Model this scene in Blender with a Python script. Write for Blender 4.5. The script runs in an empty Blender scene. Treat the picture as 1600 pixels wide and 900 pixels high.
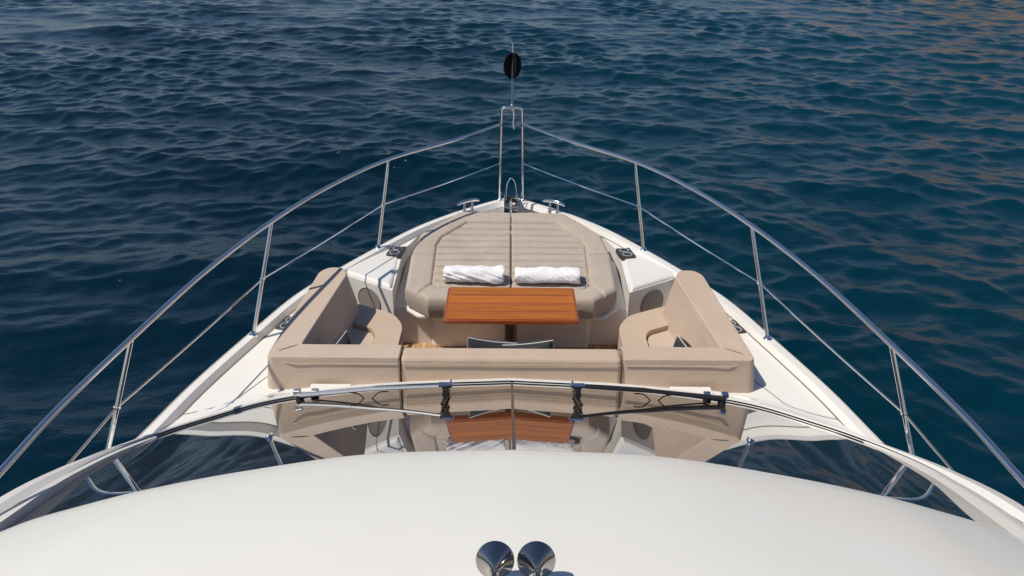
import bpy, bmesh, math, random
import numpy as np
from math import radians, sin, cos, tan, pi, sqrt, atan2
from mathutils import Vector, Matrix, noise
from mathutils.geometry import delaunay_2d_cdt

random.seed(7)
scene = bpy.context.scene
col = scene.collection

# ------------------------------------------------------------------ camera
def cam_axes(yaw, pitch, roll):
    y, p, r = radians(yaw), radians(pitch), radians(roll)
    f = Vector((sin(y)*cos(p), cos(y)*cos(p), -sin(p)))
    rt = Vector((cos(y), -sin(y), 0)); up = rt.cross(f)
    return rt*cos(r)+up*sin(r), -rt*sin(r)+up*cos(r), f
cam_d = bpy.data.cameras.new('camera'); cam = bpy.data.objects.new('camera', cam_d); col.objects.link(cam)
_r, _u, _f = cam_axes(0.327, 26.0, 0.632)
m = Matrix.Identity(4)
for i in range(3):
    m[i][0] = _r[i]; m[i][1] = _u[i]; m[i][2] = -_f[i]
m.translation = Vector((-0.027, 0, 3.0))
cam.matrix_world = m
cam_d.sensor_width = 36; cam_d.lens = 36*1250/1600
cam_d.clip_start = 0.05; cam_d.clip_end = 20000
scene.camera = cam

# ------------------------------------------------------------------ world + sun
SUN = Vector((-0.48, -0.17, 0.86)).normalized()
SEL = math.asin(SUN.z)
world = bpy.data.worlds.new('World'); scene.world = world; world.use_nodes = True
wn = world.node_tree.nodes; wl = world.node_tree.links
bg = wn['Background']
sky = wn.new('ShaderNodeTexSky'); sky.sky_type = 'NISHITA'; sky.sun_disc = False
sky.sun_elevation = SEL; sky.sun_rotation = atan2(SUN.x, SUN.y)
sky.air_density = 1.0; sky.dust_density = 0.15; sky.ozone_density = 1.8
tint = wn.new('ShaderNodeMix'); tint.data_type = 'RGBA'; tint.blend_type = 'MULTIPLY'; tint.inputs['Factor'].default_value = 1.0
tint.inputs['B'].default_value = (0.95, 0.975, 1.07, 1)
wl.new(sky.outputs[0], tint.inputs['A']); wl.new(tint.outputs['Result'], bg.inputs[0]); bg.inputs[1].default_value = 0.066
sun_d = bpy.data.lights.new('sun', 'SUN'); sun_d.energy = 3.75; sun_d.angle = radians(0.9); sun_d.color = (1.0, 0.925, 0.81)
sun = bpy.data.objects.new('sun', sun_d); col.objects.link(sun)
sun.rotation_euler = SUN.to_track_quat('Z', 'Y').to_euler()
sun.location = (-5, 0, 12)
vs = scene.view_settings
vs.view_transform = 'Standard'; vs.look = 'None'; vs.gamma = 1; vs.use_curve_mapping = False; vs.exposure = 0.08
scene.render.engine = 'CYCLES'
try:
    scene.cycles.max_bounces = 8; scene.cycles.glossy_bounces = 5; scene.cycles.diffuse_bounces = 4
except Exception: pass

# ------------------------------------------------------------------ materials
def mat(name, base, rough=0.5, metal=0.0, ior=1.5, coat=0.0, coat_rough=0.03, spec=None, sheen=0.0):
    mt = bpy.data.materials.new(name); mt.use_nodes = True
    b = mt.node_tree.nodes['Principled BSDF']
    b.inputs['Base Color'].default_value = (*base, 1); b.inputs['Roughness'].default_value = rough
    b.inputs['Metallic'].default_value = metal; b.inputs['IOR'].default_value = ior
    b.inputs['Coat Weight'].default_value = coat; b.inputs['Coat Roughness'].default_value = coat_rough
    if spec is not None: b.inputs['Specular IOR Level'].default_value = spec
    if sheen: b.inputs['Sheen Weight'].default_value = sheen
    return mt
class N:
    """small node helper"""
    def __init__(s, mt):
        s.t = mt.node_tree; s.n = s.t.nodes; s.b = s.n['Principled BSDF']
    def new(s, ty, **kw):
        o = s.n.new(ty)
        for k, v in kw.items(): setattr(o, k, v)
        return o
    def link(s, a, b): s.t.links.new(a, b)
    def coord(s, scale=(1, 1, 1), rot=(0, 0, 0), kind='Object'):
        tc = s.new('ShaderNodeTexCoord'); mp = s.new('ShaderNodeMapping')
        mp.inputs['Scale'].default_value = scale; mp.inputs['Rotation'].default_value = rot
        s.link(tc.outputs[kind], mp.inputs[0]); return mp.outputs[0]
    def noise(s, vec, scale, detail=4, rough=0.5):
        o = s.new('ShaderNodeTexNoise'); o.inputs['Scale'].default_value = scale
        o.inputs['Detail'].default_value = detail; o.inputs['Roughness'].default_value = rough
        s.link(vec, o.inputs['Vector']); return o.outputs['Fac']
    def ramp(s, fac, stops):
        o = s.new('ShaderNodeValToRGB'); e = o.color_ramp.elements
        e[0].position, e[0].color = stops[0][0], (*stops[0][1], 1)
        e[1].position, e[1].color = stops[-1][0], (*stops[-1][1], 1)
        for p, c in stops[1:-1]:
            x = e.new(p); x.color = (*c, 1)
        s.link(fac, o.inputs[0]); return o.outputs[0]
    def bump(s, h, strength, dist=0.01, prev=None):
        o = s.new('ShaderNodeBump'); o.inputs['Strength'].default_value = strength; o.inputs['Distance'].default_value = dist
        s.link(h, o.inputs['Height'])
        if prev is not None: s.link(prev, o.inputs['Normal'])
        return o.outputs[0]
    def rough(s, fac, lo, hi):
        o = s.new('ShaderNodeMapRange'); o.inputs['To Min'].default_value = lo; o.inputs['To Max'].default_value = hi
        s.link(fac, o.inputs[0]); s.link(o.outputs[0], s.b.inputs['Roughness'])

def gelcoat(name, a, b, rough=(0.28, 0.42), coat=0.25):
    mt = mat(name, a, 0.35, coat=coat, coat_rough=0.12); n = N(mt)
    v = n.coord(); f = n.noise(v, 1.3, 5, 0.6)
    n.link(n.ramp(f, [(0.3, a), (0.7, b)]), n.b.inputs['Base Color'])
    f2 = n.noise(v, 9, 6, 0.7); n.rough(f2, *rough)
    n.link(n.bump(n.noise(v, 2.2, 2), 0.05, 0.02), n.b.inputs['Normal'])
    return mt
M_white = gelcoat('white_gelcoat', (0.76, 0.74, 0.70), (0.80, 0.78, 0.745))
M_deck = gelcoat('deck_gelcoat', (0.76, 0.745, 0.70), (0.80, 0.785, 0.745), (0.4, 0.6), 0.05)
M_roof = gelcoat('roof_gelcoat', (0.75, 0.74, 0.69), (0.785, 0.775, 0.73), (0.3, 0.48), 0.35)
M_well = gelcoat('cockpit_gelcoat', (0.76, 0.73, 0.69), (0.80, 0.77, 0.73), (0.4, 0.55), 0.05)

def fabric(name, a, b, sc=1.0):
    mt = mat(name, a, 0.72, spec=0.25, sheen=0.12); n = N(mt); v = n.coord()
    f = n.noise(v, 3.2, 6, 0.65)
    n.link(n.ramp(f, [(0.28, a), (0.72, b)]), n.b.inputs['Base Color'])
    w = n.noise(v, 420, 2); wr = n.noise(n.coord((1, 1.6, 1)), 7.5*sc, 4, 0.55)
    p = n.bump(n.noise(n.coord((1, 1, 2.2)), 3.1, 3, 0.5), 0.2, 0.05); p = n.bump(wr, 0.22, 0.018, p); p = n.bump(w, 0.25, 0.0015, p)
    n.link(p, n.b.inputs['Normal']); return mt
M_pad = fabric('sunpad_vinyl', (0.405, 0.34, 0.283), (0.465, 0.395, 0.335))
M_sofa = fabric('sofa_vinyl', (0.49, 0.38, 0.288), (0.545, 0.425, 0.33))
M_sofa2 = fabric('sofa_vinyl_pale', (0.49, 0.39, 0.305), (0.55, 0.445, 0.355))
M_pillow = fabric('charcoal_canvas', (0.022, 0.024, 0.03), (0.035, 0.038, 0.046))
M_pipe = mat('pale_piping', (0.6, 0.58, 0.54), 0.7)
M_seam = mat('seam_thread', (0.17, 0.13, 0.10), 0.9)
M_seal = mat('grey_sealant', (0.16, 0.155, 0.15), 0.6)
M_black = mat('black_rubber', (0.012, 0.012, 0.014), 0.45)
M_frit = mat('black_glass_seal', (0.01, 0.01, 0.012), 0.25)
M_plastic = mat('charcoal_plastic', (0.045, 0.048, 0.055), 0.4)
M_ball = mat('black_plastic_sheet', (0.006, 0.006, 0.007), 0.75, spec=0.2)
M_grille = mat('grey_grille', (0.27, 0.25, 0.23), 0.65)
M_cup = mat('cup_liner', (0.6, 0.59, 0.56), 0.35)

def steel(name, c=(0.80, 0.80, 0.80), r=(0.06, 0.16)):
    mt = mat(name, c, 0.1, metal=1.0); n = N(mt); n.rough(n.noise(n.coord(), 35, 4), *r)
    return mt
M_steel = steel('polished_steel')
M_horn = steel('dark_chrome', (0.40, 0.37, 0.345), (0.08, 0.15))
M_brush = steel('brushed_alloy', (0.70, 0.69, 0.67), (0.4, 0.55))
M_bronze = steel('smoked_steel', (0.15, 0.12, 0.10), (0.35, 0.5))

# towel
M_towel = mat('terry_cotton', (0.84, 0.84, 0.86), 0.95, spec=0.1, sheen=0.2); n = N(M_towel); v = n.coord()
p = n.bump(n.noise(v, 18, 5, 0.6), 0.5, 0.015); p = n.bump(n.noise(v, 260, 2), 0.6, 0.003, p); n.link(p, n.b.inputs['Normal'])

# varnished teak
def teak(name, dark, mid, light, rough, coat, axis='x', plank=None, tint=0.5):
    mt = mat(name, mid, rough, coat=coat, coat_rough=0.06); n = N(mt)
    st = (1.2, 26, 26) if axis == 'x' else (26, 1.2, 26)
    v = n.coord(st); f = n.noise(v, 1.6, 8, 0.62)
    c = n.ramp(f, [(0.25, dark), (0.5, mid), (0.78, light)])
    if plank:
        v2 = n.coord(); sp = n.new('ShaderNodeSeparateXYZ'); n.link(v2, sp.inputs[0])
        mu = n.new('ShaderNodeMath', operation='MULTIPLY'); n.link(sp.outputs['Y' if axis == 'x' else 'X'], mu.inputs[0]); mu.inputs[1].default_value = 1/plank
        fl = n.new('ShaderNodeMath', operation='FLOOR'); n.link(mu.outputs[0], fl.inputs[0])
        wn_ = n.new('ShaderNodeTexWhiteNoise', noise_dimensions='1D'); n.link(fl.outputs[0], wn_.inputs['W'])
        hs = n.new('ShaderNodeHueSaturation'); mr = n.new('ShaderNodeMapRange'); mr.inputs['To Min'].default_value = 1-tint*0.35; mr.inputs['To Max'].default_value = 1+tint*0.35
        n.link(wn_.outputs['Value'], mr.inputs[0]); n.link(mr.outputs[0], hs.inputs['Value']); n.link(c, hs.inputs['Color']); c = hs.outputs[0]
        fr = n.new('ShaderNodeMath', operation='FRACT'); n.link(mu.outputs[0], fr.inputs[0])
        lt = n.new('ShaderNodeMath', operation='LESS_THAN'); n.link(fr.outputs[0], lt.inputs[0]); lt.inputs[1].default_value = 0.07 if plank < 0.08 else 0.035
        mx = n.new('ShaderNodeMix', data_type='RGBA'); n.link(lt.outputs[0], mx.inputs['Factor']); n.link(c, mx.inputs['A']); mx.inputs['B'].default_value = (0.02, 0.018, 0.015, 1) if plank < 0.08 else (0.15, 0.035, 0.003, 1)
        c = mx.outputs['Result']
    n.link(c, n.b.inputs['Base Color'])
    n.link(n.bump(f, 0.12, 0.004), n.b.inputs['Normal']); return mt
M_table = teak('varnished_teak', (0.27, 0.075, 0.006), (0.45, 0.13, 0.007), (0.58, 0.19, 0.012), 0.44, 0.2, 'x', 0.146)
M_tedge = teak('varnished_teak_edge', (0.20, 0.04, 0.006), (0.29, 0.065, 0.01), (0.36, 0.09, 0.014), 0.3, 0.6, 'x')
M_floor = teak('teak_decking', (0.38, 0.22, 0.11), (0.50, 0.31, 0.16), (0.60, 0.40, 0.23), 0.7, 0.0, 'y', 0.05)

# tinted windscreen
M_glass = mat('tinted_glass', (0.030, 0.027, 0.024), 0.015, ior=2.2, coat=1.0, coat_rough=0.0)

# water
M_water = mat('sea_water', (0.001, 0.014, 0.026), 0.05, ior=1.333); n = N(M_water)
v = n.coord(); big = n.noise(v, 0.045, 3, 0.5)
deep = n.ramp(big, [(0.3, (0.0, 0.0095, 0.0195)), (0.7, (0.0, 0.0185, 0.0315))])
sx = n.new('ShaderNodeSeparateXYZ'); n.link(n.coord(), sx.inputs[0]); shl = n.new('ShaderNodeMapRange')
shl.inputs['From Min'].default_value = -4; shl.inputs['From Max'].default_value = 14; n.link(sx.outputs['X'], shl.inputs[0])
mx = n.new('ShaderNodeMix', data_type='RGBA'); n.link(shl.outputs[0], mx.inputs['Factor']); n.link(deep, mx.inputs['A']); mx.inputs['B'].default_value = (0.0, 0.030, 0.050, 1)
n.link(mx.outputs['Result'], n.b.inputs['Base Color'])
v1 = n.coord((0.55, 1.0, 1), (0, 0, radians(12))); v2 = n.coord((0.6, 1.0, 1), (0, 0, radians(-24)))
p = n.bump(n.noise(v1, 3.4, 6, 0.62), 0.62, 0.05); p = n.bump(n.noise(v2, 9.0, 4, 0.5), 0.3, 0.012, p)
n.link(p, n.b.inputs['Normal'])

# rock
M_rock = mat('cliff_rock', (0.3, 0.2, 0.12), 0.9); n = N(M_rock); v = n.coord()
f = n.noise(v, 0.12, 8, 0.65)
n.link(n.ramp(f, [(0.32, (0.20, 0.15, 0.07)), (0.45, (0.44, 0.27, 0.12)), (0.7, (0.66, 0.42, 0.19))]), n.b.inputs['Base Color'])
n.link(n.bump(n.noise(v, 0.6, 8, 0.7), 1.0, 1.5), n.b.inputs['Normal'])

# ------------------------------------------------------------------ mesh helpers
def link_mesh(name, bm, m_, parent=None, smooth=True, bevel=None, seg=3, sub=0, angle=40):
    me = bpy.data.meshes.new(name)
    bmesh.ops.recalc_face_normals(bm, faces=bm.faces[:])
    bm.to_mesh(me); bm.free()
    ms = m_ if isinstance(m_, (list, tuple)) else [m_]
    for q in ms: me.materials.append(q)
    if smooth:
        for p_ in me.polygons: p_.use_smooth = True
        if not bevel: me.set_sharp_from_angle(angle=radians(38))
    o = bpy.data.objects.new(name, me); col.objects.link(o)
    if bevel:
        md = o.modifiers.new('bevel', 'BEVEL'); md.width = bevel; md.segments = seg; md.limit_method = 'ANGLE'; md.angle_limit = radians(angle); md.harden_normals = True
    if sub:
        md = o.modifiers.new('sub', 'SUBSURF'); md.levels = sub; md.render_levels = sub
    if parent is not None: o.parent = parent
    return o
def empty(name, loc=(0, 0, 0)):
    o = bpy.data.objects.new(name, None); col.objects.link(o); o.location = loc; o.empty_display_size = 0.3
    return o
def tag(o, label=None, cat=None, group=None, kind=None):
    if label: o['label'] = label
    if cat: o['category'] = cat
    if group: o['group'] = group
    if kind: o['kind'] = kind
    return o
def rel(o, root):
    """parent without moving: root has only a translation"""
    o.parent = root; o.matrix_parent_inverse = Matrix.Translation(-Vector(root.location)); return o
def cr(pts, n=8):
    """Catmull-Rom through points"""
    P = [Vector(p) for p in pts]; out = []
    for i in range(len(P)-1):
        p0 = P[i-1] if i else P[0]*2-P[1]; p1 = P[i]; p2 = P[i+1]; p3 = P[i+2] if i+2 < len(P) else P[-1]*2-P[-2]
        for k in range(n):
            t = k/n
            out.append(0.5*((2*p1)+(-p0+p2)*t+(2*p0-5*p1+4*p2-p3)*t*t+(-p0+3*p1-3*p2+p3)*t**3))
    out.append(P[-1]); return out
def tube(bm, pts, r, seg=10, cap=True, flat=None):
    pts = [Vector(p) for p in pts]; rings = []
    rs = r if isinstance(r, (list, tuple)) else [r]*len(pts)
    d0 = (pts[1]-pts[0]).normalized()
    up = Vector((0, 0, 1)) if abs(d0.z) < 0.9 else Vector((0, 1, 0))
    for i, p in enumerate(pts):
        d = (pts[min(i+1, len(pts)-1)]-pts[max(i-1, 0)]).normalized()
        a = d.cross(up).normalized()
        if a.length < .1: a = Vector((1, 0, 0))
        b = a.cross(d).normalized(); up = b
        ring = []
        for k in range(seg):
            t = 2*pi*k/seg; s2 = 1 if flat is None else flat
            ring.append(bm.verts.new(p+a*cos(t)*rs[i]+b*sin(t)*rs[i]*s2))
        rings.append(ring)
    for i in range(len(rings)-1):
        for k in range(seg):
            bm.faces.new((rings[i][k], rings[i][(k+1) % seg], rings[i+1][(k+1) % seg], rings[i+1][k]))
    if cap:
        bm.faces.new(rings[0][::-1]); bm.faces.new(rings[-1])
def tube_obj(name, pts, r, m_, parent=None, seg=12, flat=None):
    bm = bmesh.new(); tube(bm, pts, r, seg, flat=flat); return link_mesh(name, bm, m_, parent)
def lathe(bm, prof, axis_o, axis_d, seg=40):
    """prof: (distance along the axis, radius)"""
    d = Vector(axis_d).normalized(); a = d.orthogonal().normalized(); b = d.cross(a); o = Vector(axis_o); rings = []
    for h, r in prof:
        rings.append([bm.verts.new(o+d*h+(a*cos(2*pi*k/seg)+b*sin(2*pi*k/seg))*max(r, 1e-4)) for k in range(seg)])
    for i in range(len(rings)-1):
        for k in range(seg):
            bm.faces.new((rings[i][k], rings[i][(k+1) % seg], rings[i+1][(k+1) % seg], rings[i+1][k]))
def box(bm, c, s, rot=None):
    vs_ = []
    for x in (-1, 1):
        for y in (-1, 1):
            for z in (-1, 1):
                q = Vector((x*s[0]/2, y*s[1]/2, z*s[2]/2))
                if rot is not None: q = rot @ q
                vs_.append(bm.verts.new(q+Vector(c)))
    for f in ((0, 1, 3, 2), (4, 6, 7, 5), (0, 4, 5, 1), (2, 3, 7, 6), (0, 2, 6, 4), (1, 5, 7, 3)):
        bm.faces.new([vs_[i] for i in f])
def round_poly(pts, r, n=5):
    """round corners of a plan polygon; r a number or one per corner"""
    out = []; L = len(pts)
    rs = r if isinstance(r, (list, tuple)) else [r]*L
    for i in range(L):
        p = Vector(pts[i]); a = Vector(pts[i-1])-p; b = Vector(pts[(i+1) % L])-p
        k = min(rs[i], a.length*0.45, b.length*0.45)
        if k <= 0: out.append(p); continue
        A = p+a.normalized()*k; B = p+b.normalized()*k
        for j in range(n+1):
            t = j/n; out.append(A*(1-t)**2+p*2*t*(1-t)+B*t*t)
    return out
def prism(bm, poly, z0, z1, top=None):
    top = top or poly
    zf0 = z0 if callable(z0) else (lambda x, y: z0)
    zf1 = z1 if callable(z1) else (lambda x, y: z1)
    lo = [bm.verts.new((p[0], p[1], zf0(p[0], p[1]))) for p in poly]; hi = [bm.verts.new((p[0], p[1], zf1(p[0], p[1]))) for p in top]
    L = len(poly)
    for i in range(L):
        bm.faces.new((lo[i], lo[(i+1) % L], hi[(i+1) % L], hi[i]))
    bm.faces.new(hi); bm.faces.new(lo[::-1])
def mir(poly, s): return [(p[0]*s, p[1]) for p in poly]
def seg_dist(px, py, ax, ay, bx_, by_):
    dx, dy = bx_-ax, by_-ay; L = dx*dx+dy*dy+1e-12
    t = np.clip(((px-ax)*dx+(py-ay)*dy)/L, 0, 1)
    return np.hypot(px-(ax+t*dx), py-(ay+t*dy))
def in_poly(x, y, poly):
    c = False; j = len(poly)-1
    for i in range(len(poly)):
        xi, yi = poly[i][0], poly[i][1]; xj, yj = poly[j][0], poly[j][1]
        if (yi > y) != (yj > y) and x < (xj-xi)*(y-yi)/(yj-yi)+xi: c = not c
        j = i
    return c

# ------------------------------------------------------------------ sea
SEA_Z = -2.35
def build_sea():
    rng = np.random.default_rng(11)
    r = np.concatenate([np.geomspace(3.0, 130, 1250), np.geomspace(134, 9000, 60)])
    a = np.concatenate([np.radians(np.linspace(-44, 44, 760)), np.radians(np.linspace(46, 314, 90))])
    Rr, A = np.meshgrid(r, a, indexing='ij')
    X0 = Rr*np.sin(A); Y0 = Rr*np.cos(A)
    cell = np.maximum(Rr*0.0031, 0.02); wide = np.abs((A+np.pi) % (2*np.pi)-np.pi) > 0.78
    cell = np.where(wide, Rr*0.05, cell); cell = np.where(Rr > 130, Rr*0.08, cell)
    X = X0.copy(); Y = Y0.copy(); Z = np.zeros_like(X0)
    nw = 170
    lam = np.geomspace(0.30, 7.5, nw)
    # patchy energy so that the ripples are not evenly spread
    patch = 0.0
    for k in range(7):
        th = rng.uniform(0, 2*np.pi); l_ = rng.uniform(9, 30)
        patch = patch+np.sin((X0*np.cos(th)+Y0*np.sin(th))*2*np.pi/l_+rng.uniform(0, 6.28))
    patch = np.clip(1+0.22*patch, 0.3, 1.9)
    for i in range(nw):
        L = lam[i]; k = 2*np.pi/L
        spread = 0.75 if L < 1.2 else 0.5
        th = radians(-96)+rng.normal(0, spread)      # travel towards the viewer, slightly to port
        dx, dy = np.cos(th), np.sin(th)
        slope = 0.0258*(L/1.1)**(-0.06 if L < 1.1 else -0.6)
        amp = slope/k*rng.uniform(0.6, 1.35)
        ph = k*(X0*dx+Y0*dy)+rng.uniform(0, 2*np.pi)
        att = np.clip((L/cell-2.5)/3.0, 0, 1)
        pm = patch if L < 1.5 else 1.0
        am = amp*att*pm
        Z += am*np.cos(ph)
        q = 0.8*am*np.sin(ph); X -= dx*q; Y -= dy*q
    nr, na = X.shape
    co = np.stack([X, Y, Z+SEA_Z], -1).reshape(-1, 3).astype(np.float32)
    idx = np.arange(nr*na).reshape(nr, na)
    nx = np.roll(idx, -1, axis=1)
    q = np.stack([idx[:-1], nx[:-1], nx[1:], idx[1:]], -1).reshape(-1, 4)
    me = bpy.data.meshes.new('sea')
    me.vertices.add(len(co)+1)
    co = np.vstack([co, [[0, 0, SEA_Z]]]).astype(np.float32)
    me.vertices.foreach_set('co', co.ravel())
    c = len(co)-1
    tri = np.stack([idx[0], nx[0], np.full(na, c)], -1)
    nl = q.size+tri.size
    me.loops.add(nl); me.loops.foreach_set('vertex_index', np.concatenate([q[:, ::-1].ravel(), tri[:, ::-1].ravel()]).astype(np.int32))
    me.polygons.add(len(q)+len(tri))
    ls = np.concatenate([np.arange(len(q))*4, q.size+np.arange(len(tri))*3]).astype(np.int32)
    me.polygons.foreach_set('loop_start', ls)
    me.update(calc_edges=True); me.validate()
    me.polygons.foreach_set('use_smooth', np.ones(len(me.polygons), bool))
    if me.polygons[0].normal.z < 0: me.flip_normals()
    me.materials.append(M_water)
    o = bpy.data.objects.new('sea', me); col.objects.link(o)
    tag(o, 'dark blue sea with small wind ripples all round the boat', 'sea', kind='structure')
build_sea()

# rocky shore off to the right; above the frame, seen only mirrored in the ripples
def build_shore():
    bm = bmesh.new(); NX, NY = 110, 40; g = []
    for i in range(NX):
        row = []
        for j in range(NY):
            s = i/(NX-1); t = j/(NY-1)
            bx_ = 6+s*215; by_ = 118-75*s**1.3
            x = bx_+t*40; y = by_+t*110
            h = 46*min(1, s*2.6+0.10)*(t*1.0)**0.62*(0.75+0.5*noise.noise(Vector((s*7, t*2, 3))))
            h += 6*noise.noise(Vector((x*0.06, y*0.06, 0)))*min(1, t*5)+2.4*noise.noise(Vector((x*0.22, y*0.22, 5)))
            x += 5*noise.noise(Vector((s*18, h*0.08, 9))); y += 7*noise.noise(Vector((s*15, h*0.1, 2)))
            row.append(bm.verts.new((x, y, SEA_Z-1+h)))
        g.append(row)
    for i in range(NX-1):
        for j in range(NY-1):
            bm.faces.new((g[i][j], g[i+1][j], g[i+1][j+1], g[i][j+1]))
    o = link_mesh('hills', bm, M_rock)
    tag(o, 'brown rocky shore mirrored in the water', 'hills', kind='structure')
build_shore()

# ------------------------------------------------------------------ the yacht
Y = empty('motor_yacht', (0, 3.0, SEA_Z))
tag(Y, 'white motor yacht foredeck with stainless guard rails and dark windscreen', 'yacht')
def P_(o, parent=None):
    rel(o, Y) if parent is None else None
    return o
def part(name, bm, m_, parent=None, **kw):
    o = link_mesh(name, bm, m_, None, **kw)
    if parent is None: rel(o, Y)
    else:
        o.parent = parent
        # parents sit at the yacht's origin shift; keep world position
        o.matrix_parent_inverse = (Matrix.Translation(Vector(Y.location)) @ parent.matrix_parent_inverse).inverted() if parent.parent is Y else Matrix.Identity(4)
    return o
def ptube(name, pts, r, m_, parent=None, seg=12, flat=None):
    bm = bmesh.new(); tube(bm, pts, r, seg, flat=flat); return part(name, bm, m_, parent)

HULL = [(0.0, 8.47), (0.12, 8.40), (0.36, 8.20), (0.667, 7.90), (0.99, 7.50), (1.294, 6.99), (1.57, 6.48), (1.815, 5.96), (2.00, 5.32), (2.185, 4.61), (2.292, 4.04), (2.42, 3.4), (2.48, 2.4), (2.52, 0.0), (2.52, -4.0)]
HC = cr([(x, y, 0) for x, y in HULL], 6)
def offset_curve(C, d):
    out = []
    for i, p in enumerate(C):
        t = (C[min(i+1, len(C)-1)]-C[max(i-1, 0)]).normalized(); nrm = Vector((t.y, -t.x, 0))
        if nrm.x > 0: nrm = -nrm
        if i == 0: nrm = Vector((0, -1, 0))
        q = p+nrm*d; out.append(Vector((max(q.x, 0.0), q.y, q.z)))
    out[0].x = 0; return out
# hull sides
def build_hull():
    bm = bmesh.new(); secs = [(0, 0.0, 0.0), (-0.10, 0.012, 0.0), (-0.5, -0.10, -0.12), (-1.1, -0.30, -0.42), (-1.7, -0.50, -0.75), (-2.35, -0.72, -1.1), (-3.0, -1.1, -1.5)]
    full = [Vector((-p.x, p.y, 0)) for p in HC[::-1]]+[Vector(p) for p in HC[1:]]
    rows = []
    for z, dx, dy in secs:
        row = []
        for p in full:
            w = max(0, min(1, (p.y-2)/6.4)); k = abs(p.x)/2.45
            nx = p.x+(math.copysign(1, p.x)*dx*min(1, abs(p.x)/0.9) * (0.35+0.65*w) if abs(p.x) > 1e-4 else 0)
            if p.x*nx < 0: nx = 0
            row.append(bm.verts.new((nx, p.y+dy*w**1.5, z)))
        rows.append(row)
    for a, b in zip(rows[:-1], rows[1:]):
        for i in range(len(a)-1): bm.faces.new((a[i], a[i+1], b[i+1], b[i]))
    bm.faces.new((rows[0][0], rows[-1][0], rows[-1][-1], rows[0][-1]))
    part('hull', bm, M_white)
build_hull()
# toe rail: a raised moulded band around the deck edge
TW = 0.07
HI = offset_curve(HC, TW); HI2 = offset_curve(HC, TW+0.03)
DZ = -0.045
def build_toe(s):
    bm = bmesh.new(); prof_n = 0; rows = []
    Hm = offset_curve(HC, 0.012)
    for i in range(len(HC)):
        a, m1, b, c = HC[i], Hm[i], HI[i], HI2[i]
        rows.append([bm.verts.new((s*a.x, a.y, -0.02)), bm.verts.new((s*m1.x, m1.y, 0.0)), bm.verts.new((s*b.x, b.y, 0.002)), bm.verts.new((s*c.x, c.y, DZ-0.004))])
    for a, b in zip(rows[:-1], rows[1:]):
        for k in range(3):
            try: bm.faces.new((a[k], a[k+1], b[k+1], b[k]))
            except ValueError: pass
    bmesh.ops.remove_doubles(bm, verts=bm.verts[:], dist=1e-5)
    part('toe_rail', bm, M_white)
for s in (-1, 1): build_toe(s)

# windscreen foot curve (B) and roof front edge (T)
B = [(0, 4.52, .10), (.84, 4.445, .10), (1.476, 4.286, .10), (1.853, 4.07, .105), (2.09, 3.82, .15), (2.18, 3.3, .36), (2.194, 2.645, .60)]
T = [(0, 2.655, .98), (.59, 2.645, .96), (1.10, 2.59, .91), (1.48, 2.54, .855), (1.76, 2.515, .785), (1.95, 2.505, .725), (2.12, 2.47, .665)]
Bc = cr(B, 8); Tc = cr(T, 8)

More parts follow.
